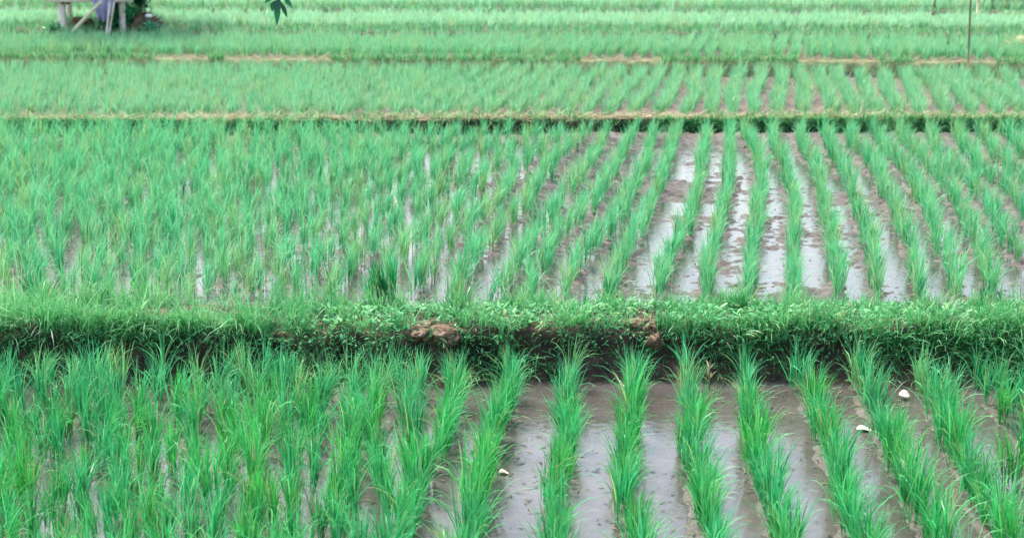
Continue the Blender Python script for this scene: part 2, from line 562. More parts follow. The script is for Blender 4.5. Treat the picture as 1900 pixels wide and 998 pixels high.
line1 = lambda x: 7.38 + .02 * np.sin(x * 1.7 + .6) + .05 * fbm(np.asarray(x, float) * 1.6, np.asarray(x, float) * 0 + 2.5, 7)
PROF1 = [(-.06, -.1), (.0, -.02), (.11, .05), (.17, .12), (.15, .175), (.17, .212), (.25, .225), (.38, .228), (.54, .212), (.64, .17), (.72, .1)]
bank1 = struct('bank', bank_mesh(-7, 7, .02, PROF1, line1, .055, 3), M['earth'], 'low overgrown earth bank crossing between the two nearest paddies')

line2 = lambda x: 14.02 + .012 * x + .04 * np.sin(x * .8)
PROF2 = [(-.02, .08), (.04, .15), (.06, .22), (.02, .27), (.05, .300), (.15, .303), (.22, .27), (.3, .2)]
struct('bank', bank_mesh(-11, 11, .05, PROF2, line2, .018, 13), M['earth'], 'dry straw coloured bank with shaded front across the middle')

line3 = lambda x: 17.85 - .05 * x + .04 * np.sin(x * .7)
PROF3 = [(0, .18), (.03, .30), (.05, .37), (.07, .40), (.13, .403), (.19, .37), (.25, .3)]
struct('bank', bank_mesh(-14, 14, .08, PROF3, line3, .020, 23), M['earth_olive'], 'thin tan bank far across the upper paddies')

line4 = lambda x: 20.1 - .045 * x + .05 * np.sin(x * .6)
PROF4 = [(0, .3), (.03, .42), (.07, .495), (.35, .50), (.42, .47), (.48, .4)]
struct('bank', bank_mesh(-16, 16, .1, PROF4, line4, .012, 33), M['earth'], 'grassy far bank that the field hut stands on')

line5 = lambda x: 22.3 - .045 * x + .05 * np.sin(x * .5)
PROF5 = [(0, .4), (.03, .54), (.07, .595), (.25, .60), (.32, .57), (.38, .5)]
struct('bank', bank_mesh(-18, 18, .1, PROF5, line5, .012, 43), M['earth'], 'farthest low bank near the top of the view')

for (za, ya, yb, nm, lab) in ((Z2, 14.3, 18.9, 'mud', 'mud of the third paddy'), (Z3, 17.3, 21.3, 'mud', 'mud of the fourth paddy'),
                              (Z4, 19.6, 23.6, 'mud', 'mud of the fifth paddy'), (Z5, 21.8, 40, 'mud', 'mud of the farthest paddy')):
    xs = np.arange(-22, 22.1, .25); ys = np.arange(ya, yb, .25)
    ln_lo = {Z2: line2, Z3: line3, Z4: line4, Z5: line5}[za]
    ln_hi = {Z2: line3, Z3: line4, Z4: line5, Z5: (lambda x: 40 + 0 * x)}[za]

    def zf(X, Y, za=za, ln_lo=ln_lo, ln_hi=ln_hi):
        z = za + .012 * fbm(X * 1.5, Y * 1.5, int(za * 1000))
        return np.where((Y < ln_lo(X) + .05), za - .3, np.where(Y > ln_hi(X) + .25, za - .12, z))
    struct(nm, grid_mesh('upper_mud', xs, ys, zf), M['mud_upper'], lab)

# ------------------------------------------------------------------ rice
def rice_variant(seed, nb=60, nseg=5, L=.29, W=.0048, spread=.027, lean=.0, droop=1.0, upright=1.0):
    r_ = np.random.default_rng(seed)
    nt_ = 9
    sa = r_.uniform(0, 2 * math.pi, nt_); sr = spread * np.sqrt(r_.random(nt_))
    k = r_.integers(0, nt_, nb)
    hb = r_.uniform(0, .09, nb) * L / .29
    bx, by = sr[k] * np.cos(sa[k]), sr[k] * np.sin(sa[k])
    out = 1 + hb * 3
    base = np.stack([bx * out + r_.normal(0, .003, nb), by * out + r_.normal(0, .003, nb), hb], 1)
    az = sa[k] + r_.normal(0, 1.0, nb)
    az = np.arctan2(np.sin(az), np.cos(az) + lean)
    tilt = np.abs(r_.normal(.10, .16, nb)) * upright
    bend = np.abs(r_.normal(.5, .45, nb)) * droop
    late = r_.random(nb) < .16
    bend = np.where(late, bend + r_.uniform(.6, 1.5, nb), bend)
    tint = np.where(late, r_.uniform(.6, 1.0, nb), np.clip(r_.normal(.42, .30, nb), 0, 1))
    Ls = L * r_.uniform(.62, 1.08, nb) * (1 - .25 * hb / .09)
    Ws = W * r_.uniform(.7, 1.25, nb)
    return strips(base, az, tilt, bend, Ls, Ws, nseg, power=1.7, twist=r_.uniform(-1.1, 1.1, nb), tint=tint, yellow=.06)


VARS = [rice_variant(100 + q, L=.222 + .013 * (q % 5), lean=.25 * (q % 3), droop=.8 + .25 * (q % 4)) for q in range(14)]
VAR_DESC = ['upright', 'loose', 'bushy', 'drooping']
VMESH = []
for q, v in enumerate(VARS):
    me = mk_mesh('rice_clump', *v); me.materials.append(M['rice']); VMESH.append(me)
LVARS = [rice_variant(200 + q, nb=34, L=.225 + .012 * (q % 4), W=.0046, spread=.018, lean=.2 + .25 * (q % 3), droop=.9 + .25 * (q % 3)) for q in range(10)]
LMESH = []
for q, v in enumerate(LVARS):
    me = mk_mesh('rice_clump', *v); me.materials.append(M['rice']); LMESH.append(me)
MVARS = [rice_variant(300 + q, nb=26, nseg=4, L=.195 + .012 * (q % 4), W=.0047, spread=.019, lean=.25 + .3 * (q % 3), droop=.95) for q in range(10)]
MMESH = []
for q, v in enumerate(MVARS):
    me = mk_mesh('rice_clump', *v); me.materials.append(M['rice_mid']); MMESH.append(me)
FVARS = [rice_variant(500 + q, nb=28, nseg=3, L=.165 + .012 * (q % 4), W=.0062, spread=.036, lean=.2, droop=.9) for q in range(8)]
GVARS = [rice_variant(700 + q, nb=30, nseg=3, L=.155 + .012 * (q % 4), W=.009, spread=.075, lean=.2, droop=1.2) for q in range(6)]

cand = []      # (size, x, y, z, field, row, order from the bank)
for i, P in near_rows.items():
    Y = 7.33 - rng.uniform(0, .03); n = 0
    while Y > 4.55:
        n += 1
        x = float(row_x(P, np.array(Y))) + rng.normal(0, .014)
        if i not in NEAR_ROWS or i < -2: x += .02 * math.sin(Y * 3 + i) + rng.normal(0, .028)
        if rng.random() > .03:
            cand.append((x, Y + rng.normal(0, .012), Z0 - .012, 'near', i, n))
            if (i < -2 or i > 5) and rng.random() < (.85 if i < -2 else .3):
                cand.append((x + rng.uniform(.08, .18), Y - .07, Z0 - .012, 'near', i, n))
        Y -= .122 * rng.uniform(.85, 1.15)
for k, P in mid_rows.items():
    Y = 8.20 + rng.uniform(0, .05); n = 0
    while Y < (13.84 if -18 < k < 1 else 13.90):
        n += 1
        x = float(row_x(P, np.array(Y))) + rng.normal(0, .016)
        if k not in MID_RAW: x += .03 * math.sin(Y * 2.1 + k * .4) + rng.normal(0, .03 if k < -12 else .012)
        if rng.random() > (.05 if k < -4 else .04) and abs(x) < 6.8:
            cand.append((x, Y + rng.normal(0, .02), Z1 - .012, 'mid', k, n))
            if k < -11 and rng.random() < (.5 if Y > 9.6 else .15):
                cand.append((x + rng.uniform(.06, .14), Y + .07, Z1 - .012, 'mid', k, n))
        Y += .105 * rng.uniform(.8, 1.2)
P0 = np.array([c[:3] for c in cand])
tx, ty, td = w2px(P0 + (0, 0, .2))
bx_, by_, bd = w2px(P0)
vis = (tx > -25) & (tx < 1925) & (ty < 1000) & (ty > -10)
order = [j for j in np.argsort(td) if vis[j]]
single = set(order[:300])

ORD = ['first', 'second', 'third', 'fourth', 'fifth', 'sixth', 'seventh', 'eighth', 'ninth', 'tenth', 'eleventh', 'twelfth', 'thirteenth',
       'fourteenth', 'fifteenth', 'sixteenth', 'seventeenth', 'eighteenth', 'nineteenth', 'twentieth', 'twenty-first', 'twenty-second',
       'twenty-third', 'twenty-fourth', 'twenty-fifth', 'twenty-sixth', 'twenty-seventh', 'twenty-eighth', 'twenty-ninth', 'thirtieth']
near_rank = {r: n for n, r in enumerate(sorted({cand[j][4] for j in single if cand[j][3] == 'near'}))}
mid_rank = {r: n for n, r in enumerate(sorted({cand[j][4] for j in single if cand[j][3] == 'mid'}))}
rest = []
rank_in_row, seen = {}, {}
for j in sorted(range(len(cand)), key=lambda q: abs(cand[q][1] - 7.7)):
    kf = (cand[j][3], cand[j][4])
    rank_in_row[j] = min(seen.get(kf, 0), 29); seen[kf] = seen.get(kf, 0) + 1
for j in sorted(single, key=lambda q: (cand[q][3] != 'near', cand[q][4], cand[q][5])):
    x, y, z, f, row, n = cand[j]
    meshes = MMESH if f == 'mid' else LMESH if row < -2 and rng.random() < .8 else VMESH
    q = int(rng.integers(len(meshes)))
    o = bpy.data.objects.new('rice_plant', meshes[q]); COL.objects.link(o)
    o.location = (x, y, z)
    s = rng.uniform(.84, 1.16)
    if f == 'near' and row < -2: s *= 1.08 if rank_in_row[j] < 3 else .96
    o.rotation_euler = (rng.normal(0, .04), rng.normal(.02, .04), rng.uniform(-.5, .5) if q % 3 else rng.uniform(0, 6.28))
    o.scale = (s, s, s * rng.uniform(.9, 1.12))
    a = ORD[rank_in_row[j]]
    if f == 'near':
        lab = f'{"slender" if meshes is LMESH else VAR_DESC[q % 4]} rice plant in front of the bank, {a} from it in {ORD[near_rank[row]]} row from left'
    else:
        lab = f'short rice plant behind the overgrown bank, {a} from it in {ORD[mid_rank[row]]} row from left'
    tag(o, lab, 'rice plant', 'rice plants standing in rows in the flooded paddies')
for j in range(len(cand)):
    if j not in single: rest.append(cand[j])

parts = []
rp = np.array([c[:3] for c in rest]); isnear = np.array([c[3] == 'near' for c in rest])
def add_stuff(parts, variants, pos, smin=.84, smax=1.16):
    pick = rng.integers(0, len(variants), len(pos))
    for q in range(len(variants)):
        p = pos[pick == q]
        if len(p):
            parts.append(scatter(variants[q], p, rng.uniform(-.7, .7, len(p)), rng.uniform(smin, smax, len(p))))
add_stuff(parts, LVARS, rp[isnear])
nfn = sum(len(q[1]) for q in parts)
add_stuff(parts, MVARS, rp[~isnear & (rp[:, 1] < 12.2)])
add_stuff(parts, MVARS, rp[~isnear & (rp[:, 1] >= 12.2) & (np.abs(rp[:, 0] + .3) < 1.5)], .86, 1.04)
add_stuff(parts, MVARS, rp[~isnear & (rp[:, 1] >= 12.2) & (np.abs(rp[:, 0] + .3) >= 1.5)], .92, 1.12)
me = mk_mesh('rice_rest', *merge(parts)); me.materials.append(M['rice_mid']); me.materials.append(M['rice'])
nn = np.arange(len(me.polygons)) < nfn
me.polygons.foreach_set('material_index', nn.astype(np.int32))
o = obj('rice_plants', me)
tag(o, 'dense green rice filling the middle paddy behind the overgrown bank', 'rice', kind='stuff')


def field_rows(y0f, y1f, z, spacing, along, ang, xw, phase=0.0):
    out = []
    t = math.tan(ang)
    ya, yb = y0f(0.0), y1f(0.0)
    for m in range(-int(2 * xw / spacing), int(2 * xw / spacing)):
        Y = min(ya, yb) - 3 + rng.uniform(0, along)
        while Y < max(ya, yb) + 3:
            x = m * spacing + phase + t * (Y - ya) + rng.normal(0, .018) + .03 * math.sin(Y * 1.3 + m)
            if y0f(x) < Y < y1f(x) and abs(x) < xw * Y / max(ya, yb) + .6:
                out.append((x, Y, z))
            Y += along * rng.uniform(.85, 1.15)
    return np.array(out)


parts = []
p = field_rows(lambda x: line2(x) + .30, lambda x: line3(x) - .10, Z2, .205, .092, R(8.6), 6.6); add_stuff(parts, FVARS, p)
p = field_rows(lambda x: line3(x) + .30, lambda x: line4(x) - .10, Z3, .15, .085, R(8.6), 7.6); add_stuff(parts, FVARS, p); nf3 = sum(len(q[1]) for q in parts)
p = field_rows(lambda x: line4(x) + .5, lambda x: line5(x) - .08, Z4, .15, .11, R(7), 8.6); add_stuff(parts, GVARS, p)
p = field_rows(lambda x: line5(x) + .4, lambda x: 32 + 0 * x, Z5, .16, .13, R(7), 11); add_stuff(parts, GVARS, p)
me = mk_mesh('rice_upper', *merge(parts)); me.materials.append(M['rice_far']); me.materials.append(M['rice_pale'])
me.polygons.foreach_set('material_index', (np.arange(len(me.polygons)) >= nf3).astype(np.int32))
o = obj('rice_plants', me)
tag(o, 'pale green rice covering the farther paddies up to the far banks', 'rice', kind='stuff')
print('rice in', len(single), 'rest', len(rest))

# ------------------------------------------------------------------ growth on the banks
def bank_top(x, off, prof, line):
    pr = np.array(prof)
    return line(x) + off, np.interp(off, pr[4:, 0], pr[4:, 1])


EARTH = [((755, 840), .75), ((868, 900), .75), ((1155, 1235), .8), ((485, 530), .8), ((575, 610), .6), ((40, 75), .5)]
def earth_mask(px):
    m = np.zeros_like(px)
    for (a, b), s in EARTH:
        m = np.maximum(m, s * np.clip(1.3 - np.abs(px - (a + b) / 2) / ((b - a) / 2), 0, 1))
    return m


def on_bank1(n, lo, hi):
    x = rng.uniform(-4.8, 4.8, n); off = rng.uniform(lo, hi, n)
    y, z = bank_top(x, off, PROF1, line1)
    px, _, _ = w2px(np.stack([x, y, z], 1))
    return x, y, z, off, px

parts = []
# short turf over the whole top
x, y, z, off, px = on_bank1(31000, .15, .66)
keep = rng.random(len(x)) > earth_mask(px) * (off < .40)
keep &= rng.random(len(x)) < np.where((px > 560) & (px < 1240), .22, .55) + .4 * (.5 + .5 * fbm(x * 3, y * 3, 77))
x, y, z, px, off = x[keep], y[keep], z[keep], px[keep], off[keep]; n = len(x)
tall = np.where(px < 640, 1.9, np.where(px > 1240, 1.2, .85)) * np.clip(.75 + 1.1 * fbm(x * 3, y * 4, 5), .25, 2)
n = len(x)
tall = tall * (1 + 1.2 * (rng.random(n) < .06)) * np.where(off > .5, 1.25, 1)
parts.append(strips(np.stack([x, y, z - .01], 1), rng.uniform(0, 6.28, n), np.abs(rng.normal(.3, .3, n)), np.abs(rng.normal(.7, .5, n)),
                    rng.uniform(.035, .085, n) * tall, rng.uniform(.003, .006, n), 3,
                    tint=np.clip(rng.normal(.5, .22, n) + .25 * (px < 430), 0, 1)))
# grass hanging over the front edge
x, y, z, off, px = on_bank1(7300, .14, .24)
keep = (rng.random(len(x)) > earth_mask(px) * .95) & ((px < 470) | (rng.random(len(x)) < .65))
x, y, z, px = x[keep], y[keep], z[keep], px[keep]; n = len(x)
ln = np.where(px < 470, 2.1 * np.clip(1 + .8 * vnoise(x * 6, x * 0), .3, 2), np.where(px > 1240, 1.1, .6)) * np.clip(.75 + .9 * fbm(x * 3, x * 0, 15), .2, 1.6)
parts.append(strips(np.stack([x, y, z - .01], 1), -math.pi / 2 + rng.normal(0, .8, n), np.abs(rng.normal(.5, .3, n)), rng.uniform(.8, 2.1, n),
                    rng.uniform(.06, .15, n) * ln, rng.uniform(.003, .006, n), 5, power=1.0, tint=np.clip(rng.normal(.42, .25, n), 0, 1)))
# thin growth on the front face, its shade put into darker blade tints
n = 15500
x = rng.uniform(-4.8, 4.8, n); hz = rng.uniform(0, .19, n)
lush = fbm(x * 2.7 + 1, hz * 4, 222)
keep = rng.random(n) < np.clip(.45 + 1.3 * lush, .08, 1)
x, hz, lush = x[keep], hz[keep], lush[keep]; n = len(x)
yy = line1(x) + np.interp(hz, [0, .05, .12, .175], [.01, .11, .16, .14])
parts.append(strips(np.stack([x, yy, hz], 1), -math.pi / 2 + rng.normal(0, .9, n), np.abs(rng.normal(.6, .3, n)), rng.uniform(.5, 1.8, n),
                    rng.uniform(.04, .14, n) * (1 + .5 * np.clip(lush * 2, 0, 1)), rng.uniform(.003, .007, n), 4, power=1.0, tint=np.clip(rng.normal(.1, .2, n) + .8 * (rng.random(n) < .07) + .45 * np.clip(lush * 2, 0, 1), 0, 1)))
# taller clumps here and there along the lip and the back edge
for q in range(290):
    x0 = rng.uniform(-4.8, 4.8); f0 = rng.choice([rng.uniform(.15, .24), rng.uniform(.45, .62)])
    y0, z0 = bank_top(np.array([x0]), np.array([f0]), PROF1, line1)
    p0 = w2px(np.array([x0, y0[0], z0[0]]))[0]
    if rng.random() < earth_mask(np.array([p0]))[0] * 1.2: continue
    m_ = int(rng.integers(18, 46)); sp0 = rng.uniform(.02, .05)
    b0 = np.stack([x0 + rng.normal(0, sp0, m_), y0[0] + rng.normal(0, sp0 * .6, m_), np.full(m_, z0[0] - .01)], 1)
    parts.append(strips(b0, rng.uniform(0, 6.28, m_), np.abs(rng.normal(.2, .25, m_)), np.abs(rng.normal(.9, .5, m_)), rng.uniform(.08, .17, m_) * rng.uniform(.5, 1.4), rng.uniform(.003, .006, m_), 5,
                        tint=np.clip(rng.normal(rng.uniform(.25, .7), .2, m_), 0, 1), yellow=.08))
tag(obj('grass', mk_mesh('bank_grass', *merge(parts)), M['grass']), 'short green grass on the bank between the nearest paddies', 'grass', kind='stuff')

# small round leaved weeds creeping over the bank
parts = []
x, y, z, off, px = on_bank1(13400, .14, .62)
keep = (rng.random(len(x)) > earth_mask(px) * (off < .40)) & (fbm(x * 2.5 + 4, y * 5, 91) > -.25)
keep &= (px > 560) | (rng.random(len(x)) < .3)
x, y, z, off = x[keep], y[keep], z[keep], off[keep]; n = len(x)
parts.append(strips(np.stack([x, y, z + rng.uniform(0, .045, n)], 1), rng.uniform(0, 6.28, n), rng.uniform(.7, 1.6, n), rng.uniform(-.2, .5, n),
                    rng.uniform(.014, .042, n), rng.uniform(.008, .021, n), 3, twist=rng.normal(0, .3, n), base_w=.3, peak=.5))
n = 4800
x = rng.uniform(-4.8, 4.8, n); hz = .21 - np.abs(rng.normal(0, .075, n))
keep = (fbm(x * 2.2, x * 0 + 3, 55) > -.2) & (hz > 0)
x, hz = x[keep], hz[keep]; n = len(x)
yy = line1(x) + np.interp(hz, [0, .05, .12, .175, .215], [.0, .09, .14, .13, .16]) - rng.uniform(0, .04, n)
parts.append(strips(np.stack([x, yy, hz], 1), -math.pi / 2 + rng.normal(0, 1.0, n), rng.uniform(.6, 2.2, n), rng.uniform(-.2, .6, n),
                    rng.uniform(.014, .035, n), rng.uniform(.007, .015, n), 3, twist=rng.normal(0, .4, n), base_w=.3, peak=.5,
                    tint=np.clip(rng.normal(.18, .2, n), 0, 1)))  # weeds down the face: shade of the bank put into darker leaf tints
tag(obj('weeds', mk_mesh('bank_weeds', *merge(parts)), M['weed']), 'small leaved weeds creeping over the overgrown bank', 'weeds', kind='stuff')

# dry straw along the far banks
parts = []
for line, prof, n, xw, wid in ((line2, PROF2, 5500, 6.0, .0075), (line3, PROF3, 5200, 8, .005)):
    x = rng.uniform(-xw, xw, n); off = rng.uniform(.03, .18 if prof is PROF2 else .14, n)
    y, z = bank_top(x, off, prof, line)
    if prof is PROF3: z = np.interp(off, [p_[0] for p_ in prof], [p_[1] for p_ in prof])
    parts.append(strips(np.stack([x, y, z], 1), rng.choice([0, math.pi], n) + rng.normal(0, .5, n), rng.uniform(1.0, 1.65, n), rng.uniform(-.2, .4, n),
                        rng.uniform(.06, .2, n), rng.uniform(.5, 1, n) * wid, 3))
tag(obj('straw', mk_mesh('bank_straw', *merge(parts)), M['straw']), 'dry cut grass lying along the tan banks', 'straw', kind='stuff')

parts = []
for line, prof, n, xw, z0 in ((line2, PROF2, 3400, 6, .29), (line3, PROF3, 7500, 8, .40), (line4, PROF4, 5200, 9, .50), (line5, PROF5, 4200, 10, .60)):
    x = rng.uniform(-xw, xw, n); off = rng.uniform(.02, .4 if prof is PROF4 else .14 if prof is PROF3 else .2, n)
    keep = fbm(x * .9, x * 0 + z0 * 50, 61) > (-.1 if prof is PROF2 else -.3 if prof is PROF3 else -.8)
    x, off = x[keep], off[keep]; n = len(x)
    parts.append(strips(np.stack([x, line(x) + off, np.full(n, z0 - .01)], 1), rng.uniform(0, 6.28, n), np.abs(rng.normal(.2, .3, n)), rng.uniform(.2, 1.2, n),
                        rng.uniform(.04, .12, n), rng.uniform(.006, .012, n), 3))
n = 14000                                              # grass on the shaded front of the dry bank
x = rng.uniform(-6, 6, n); x = x[rng.random(n) < np.where(np.abs(x + .3) < 1.5, .16, .9)]; n = len(x); hz = rng.uniform(.17, .29, n)
parts.append(strips(np.stack([x, line2(x) + np.interp(hz, [.15, .22, .27, .3], [.04, .05, .02, .04]) - .01, hz], 1), -math.pi / 2 + rng.normal(0, 1, n), np.abs(rng.normal(.4, .3, n)),
                    rng.uniform(.4, 1.5, n), rng.uniform(.03, .10, n), rng.uniform(.006, .011, n), 3))
tag(obj('grass', mk_mesh('far_bank_grass', *merge(parts)), M['grass']), 'tufty green grass along the farther banks', 'grass', kind='stuff')

# ------------------------------------------------------------------ clods, leaves and twigs
def clod(px, py, z, rx, ry, rz, seed, mat, label):
    z -= .012
    p = px2w(px, py, z)
    V, F, T = lump(rx, ry, rz, seed, 34, 22, rough=.6)
    V = V + .09 * min(rx, ry) * vnoise(V[:, 0] * 90 + 7, V[:, 1] * 90 + V[:, 2] * 60, seed)[:, None]
    o = obj('earth_clod', mk_mesh('earth_clod', V, F), M[mat], loc=(p[0], p[1], z))
    o.rotation_euler = (0, 0, seed * 1.3)
    tag(o, label, 'clod', 'earth clods showing on the overgrown bank')


clod(785, 616, .215, .10, .05, .032, 1, 'clod', 'pinkish dry earth clod on the bank edge, left of the grey clod')
clod(828, 624, .205, .075, .05, .04, 2, 'clod', 'crumbling tan earth clod between the pinkish clod and the grey clod')
clod(884, 606, .215, .075, .05, .035, 3, 'clod_grey', 'dark grey earth clod on the bank, the only grey one')
clod(912, 640, .15, .022, .03, .045, 4, 'clod', 'narrow reddish clod low on the bank face under the grey clod')
clod(1180, 605, .215, .10, .06, .032, 5, 'clod', 'wide pale tan clod on bank edge above the open water')
clod(1214, 622, .19, .075, .045, .055, 6, 'clod', 'reddish brown clod slumping down the face beside the wide pale clod')
clod(507, 608, .222, .05, .035, .025, 7, 'clod', 'small orange tan clod farther left on the grassy bank')
clod(592, 606, .22, .035, .03, .02, 8, 'clod', 'smallest brown clod on the bank between orange and pinkish clods')
clod(55, 606, .215, .05, .035, .03, 9, 'clod', 'brown clod in tall grass by the left end of the bank')


def leaf_litter(px, py, l, wd, rz, tilt, label, name='fallen_leaf', z=.006):
    n, m = 9, 5
    V, F = [], []
    for a in range(n):
        f = a / (n - 1)
        hw = wd / 2 * math.sin(math.pi * (f * .92 + .05)) ** .7
        for b in range(m):
            g = b / (m - 1) * 2 - 1
            V.append(((f - .5) * l, g * hw, .2 * abs(g) ** 2 * hw + .005 * math.sin(f * 5)))
    for a in range(n - 1):
        for b in range(m - 1):
            i = a * m + b
            F.append((i, i + 1, i + m + 1, i + m))
    me = mk_mesh(name, np.array(V), np.array(F))
    o = obj(name, me, M['pale_leaf'])
    sol = o.modifiers.new('thickness', 'SOLIDIFY'); sol.thickness = .0012
    p = px2w(px, py, z)
    o.location = (p[0], p[1], z)
    o.rotation_euler = (tilt, 0, rz)
    tag(o, label, 'leaf', 'bleached leaves lying on the nearest paddy')


leaf_litter(1603, 796, .062, .045, .1, .12, 'long pale bleached leaf on the water, largest of the three')
leaf_litter(1678, 732, .045, .045, -.4, .45, 'curled pinkish white leaf tilted up in mud near the bank', z=.02)
leaf_litter(935, 876, .038, .032, .2, .08, 'tiny white leaf floating beside a rice row, alone on open water')

p = px2w(671, 1000, Z0)
V, F, T = tube([(0, 0, -.03), (.002, 0, .03), (.0, .004, .065)], [.003, .0028, .002], 6)
tag(obj('twig', mk_mesh('twig', V, F), M['rope'], loc=(p[0], p[1], 0)), 'short dark twig sticking up out of the water', 'twig')

p = px2w(1315, 722, Z0)
t = empty('dead_sprout', (p[0], p[1], 0))
tag(t, 'pinkish dead sprout with dry leaves against the dark bank foot', 'sprout')
V, F, T = tube([(0, 0, -.03), (.003, .0, .05), (.0, 0, .11)], [.006, .005, .003], 7)
obj('stem', mk_mesh('stem', V, F), M['clod'], t)
V, F, T = strips(np.array([[0, 0, .02 + .01 * q] for q in range(8)]), rng.uniform(0, 6.28, 8), .6, 1.0, .07, .008, 4)
obj('leaves', mk_mesh('leaves', V, F, T), M['straw'], t)

# scraps of dead leaf and stalk lying on the water and mud
parts = []
for n, xw, ya, yb, z, W in ((7400, 4.8, 4.9, 7.36, Z0 + .003, .006), (9000, 6, 8.15, 13.8, Z1 + .003, .008)):
    x, y = rng.uniform(-xw, xw, n), rng.uniform(ya, yb, n)
    keep = fbm(x * 2.1, y * 2.1, 404) + rng.normal(0, .35, n) > -.05
    x, y = x[keep], y[keep]; n = len(x)
    zz = np.maximum((near_mud if z < .1 else mid_mud)(x, y) + .004, z)
    parts.append(strips(np.stack([x, y, zz], 1), rng.choice([0, math.pi], n) + rng.normal(0, .7, n), 1.5, .25, rng.uniform(.006, .05, n) ** 1.0,
                        W * rng.uniform(.5, 1.4, n), 3, twist=rng.normal(0, .25, n)))
tag(obj('plant_litter', mk_mesh('plant_litter', *merge(parts)), M['litter']), 'scraps of dead leaf lying on the water and mud between rows', 'litter', kind='stuff')

# darker, taller tufts at the near edge of the middle paddy
def dark_tuft(px, py, L, nb, label, W=.009, droop=.5, spread=.05):
    p = px2w(px, py, Z1)
    v = rice_variant(int(px), nb=nb, nseg=5, L=L, W=W, spread=spread, droop=droop)
    o = obj('grass_tuft', mk_mesh('grass_tuft', *v), M['rice_deep'], loc=(p[0], p[1], Z1 - .01))
    tag(o, label, 'grass tuft', 'dark grass tufts behind the overgrown bank')


dark_tuft(722, 572, .26, 60, 'tall dark green grass tuft standing out of paler rice behind the bank', spread=.045)
dark_tuft(695, 568, .24, 26, 'thin mid green tuft close beside the tall dark tuft', W=.007, spread=.03)
dark_tuft(62, 556, .15, 24, 'low dark broad bladed tuft near the left end of the bank', W=.016, droop=1.2)
dark_tuft(90, 560, .13, 20, 'small drooping dark tuft just right of the broad bladed tuft', W=.012, droop=1.7)
dark_tuft(1127, 568, .17, 26, 'narrow dark tuft at a row end above the wide pale clod', W=.007, spread=.025)
dark_tuft(1840, 578, .15, 30, 'squat dark tuft near the right end of the bank', W=.008)

# ------------------------------------------------------------------ field hut and what lies round it
zb = .50
hx, hy, _ = px2w(117, 57, zb)
hx2 = px2w(228, 57, zb)[0]
Wd = hx2 - hx
hut = empty('field_hut', (hx, hy, zb))
tag(hut, 'small raised wooden field hut on posts at the far bank', 'hut')
for (ax, ay, wd) in ((0, 0, .088), (Wd, 0, .08), (-.17, 1.0, .075), (Wd - .17, 1.0, .075)):
    V, F, T = tube([(ax, ay, -.15), (ax + .004, ay, .6), (ax, ay, 1.95)], [wd / 2, wd / 2 * .96, wd / 2 * .9], 10)
    o = obj('post', mk_mesh('post', V, F), M['wood'], hut)
for ay in (0, 1.0):
    V, F, T = box(Wd / 2 - .17 * ay, ay - (.07 if ay == 0 else -.07), .365, Wd + .3, .055, .055)
    obj('beam', mk_mesh('beam', V, F, smooth=False), M['wood'], hut)
pl = [box(Wd / 2 - .022 * q, -.02 + .128 * q, .408, Wd + .24, .115, .026) for q in range(9)]
obj('platform', mk_mesh('platform', *merge(pl)[:2], smooth=False), M['wood'], hut)
V, F, T = tube([(.035 * math.cos(a), .0 + .062 * math.sin(a), .33 + .012 * math.sin(3 * a)) for a in np.linspace(0, 6.28, 18)], .014, 6)
V[:, 0] += .05
obj('rope', mk_mesh('rope', V, F), M['rope'], hut)
# thatched gable roof
rv, rf = [], []
for s_ in (-1, 1):
    b0 = len(rv)
    for a in range(13):
        for b in range(8):
            f, g = a / 12, b / 7
            rv.append((Wd / 2 + s_ * (g * .85), -.45 + f * 1.9, 2.42 - g * .62 + .015 * math.sin(a * 5 + b * 3)))
    for a in range(12):
        for b in range(7):
            i = b0 + a * 8 + b
            rf.append((i, i + 1, i + 9, i + 8))
roof = obj('roof', mk_mesh('roof', np.array(rv), np.array(rf)), M['thatch'], hut)
sol = roof.modifiers.new('thickness', 'SOLIDIFY'); sol.thickness = .09

# lilac cloth hanging over the platform edge
n, m = 16, 14
V, F = [], []
for a in range(n):
    for b in range(m):
        f, g = a / (n - 1), b / (m - 1)
        drop = g * .36 * (1 - .45 * abs(f - .45))
        V.append(((f - .5) * (.3 - .13 * g), -.035 * math.sin(f * 17) * (.3 + g) - .01, -drop + .1))
for a in range(n - 1):
    for b in range(m - 1):
        i = a * m + b
        F.append((i, i + 1, i + m + 1, i + m))
o = obj('cloth', mk_mesh('cloth', np.array(V), np.array(F)), M['cloth'])
sol = o.modifiers.new('thickness', 'SOLIDIFY'); sol.thickness = .008
cx = px2w(197, 20, zb)[0] * hy / px2w(197, 20, zb)[1]
o.location = (cx, hy - .125, zb + .36)
tag(o, 'lilac cloth hanging over the platform edge of the hut', 'cloth')


def pole(x0, y0, x1, y1, dy, r, mat, label, cat='pole', name='bamboo_pole', ext=1.0, zbase=zb):
    a = px2w(x0, y0, zbase)
    px1 = px2w(x0, y0, zbase)
    k = a[1] / FPX * 1.02
    b = a + np.array([(x1 - x0) * k, dy, (y0 - y1) * k])
    b = a + (b - a) * ext
    c = a - (b - a) * .04
    mid_ = (a + b) / 2
    V, F, T = tube([c - a, (a + (b - a) * .3) - a, mid_ - a, b - a], [r, r, r * .95, r * .85], 8)
    tag(obj(name, mk_mesh(name, V, F), M[mat], loc=a), label, cat)


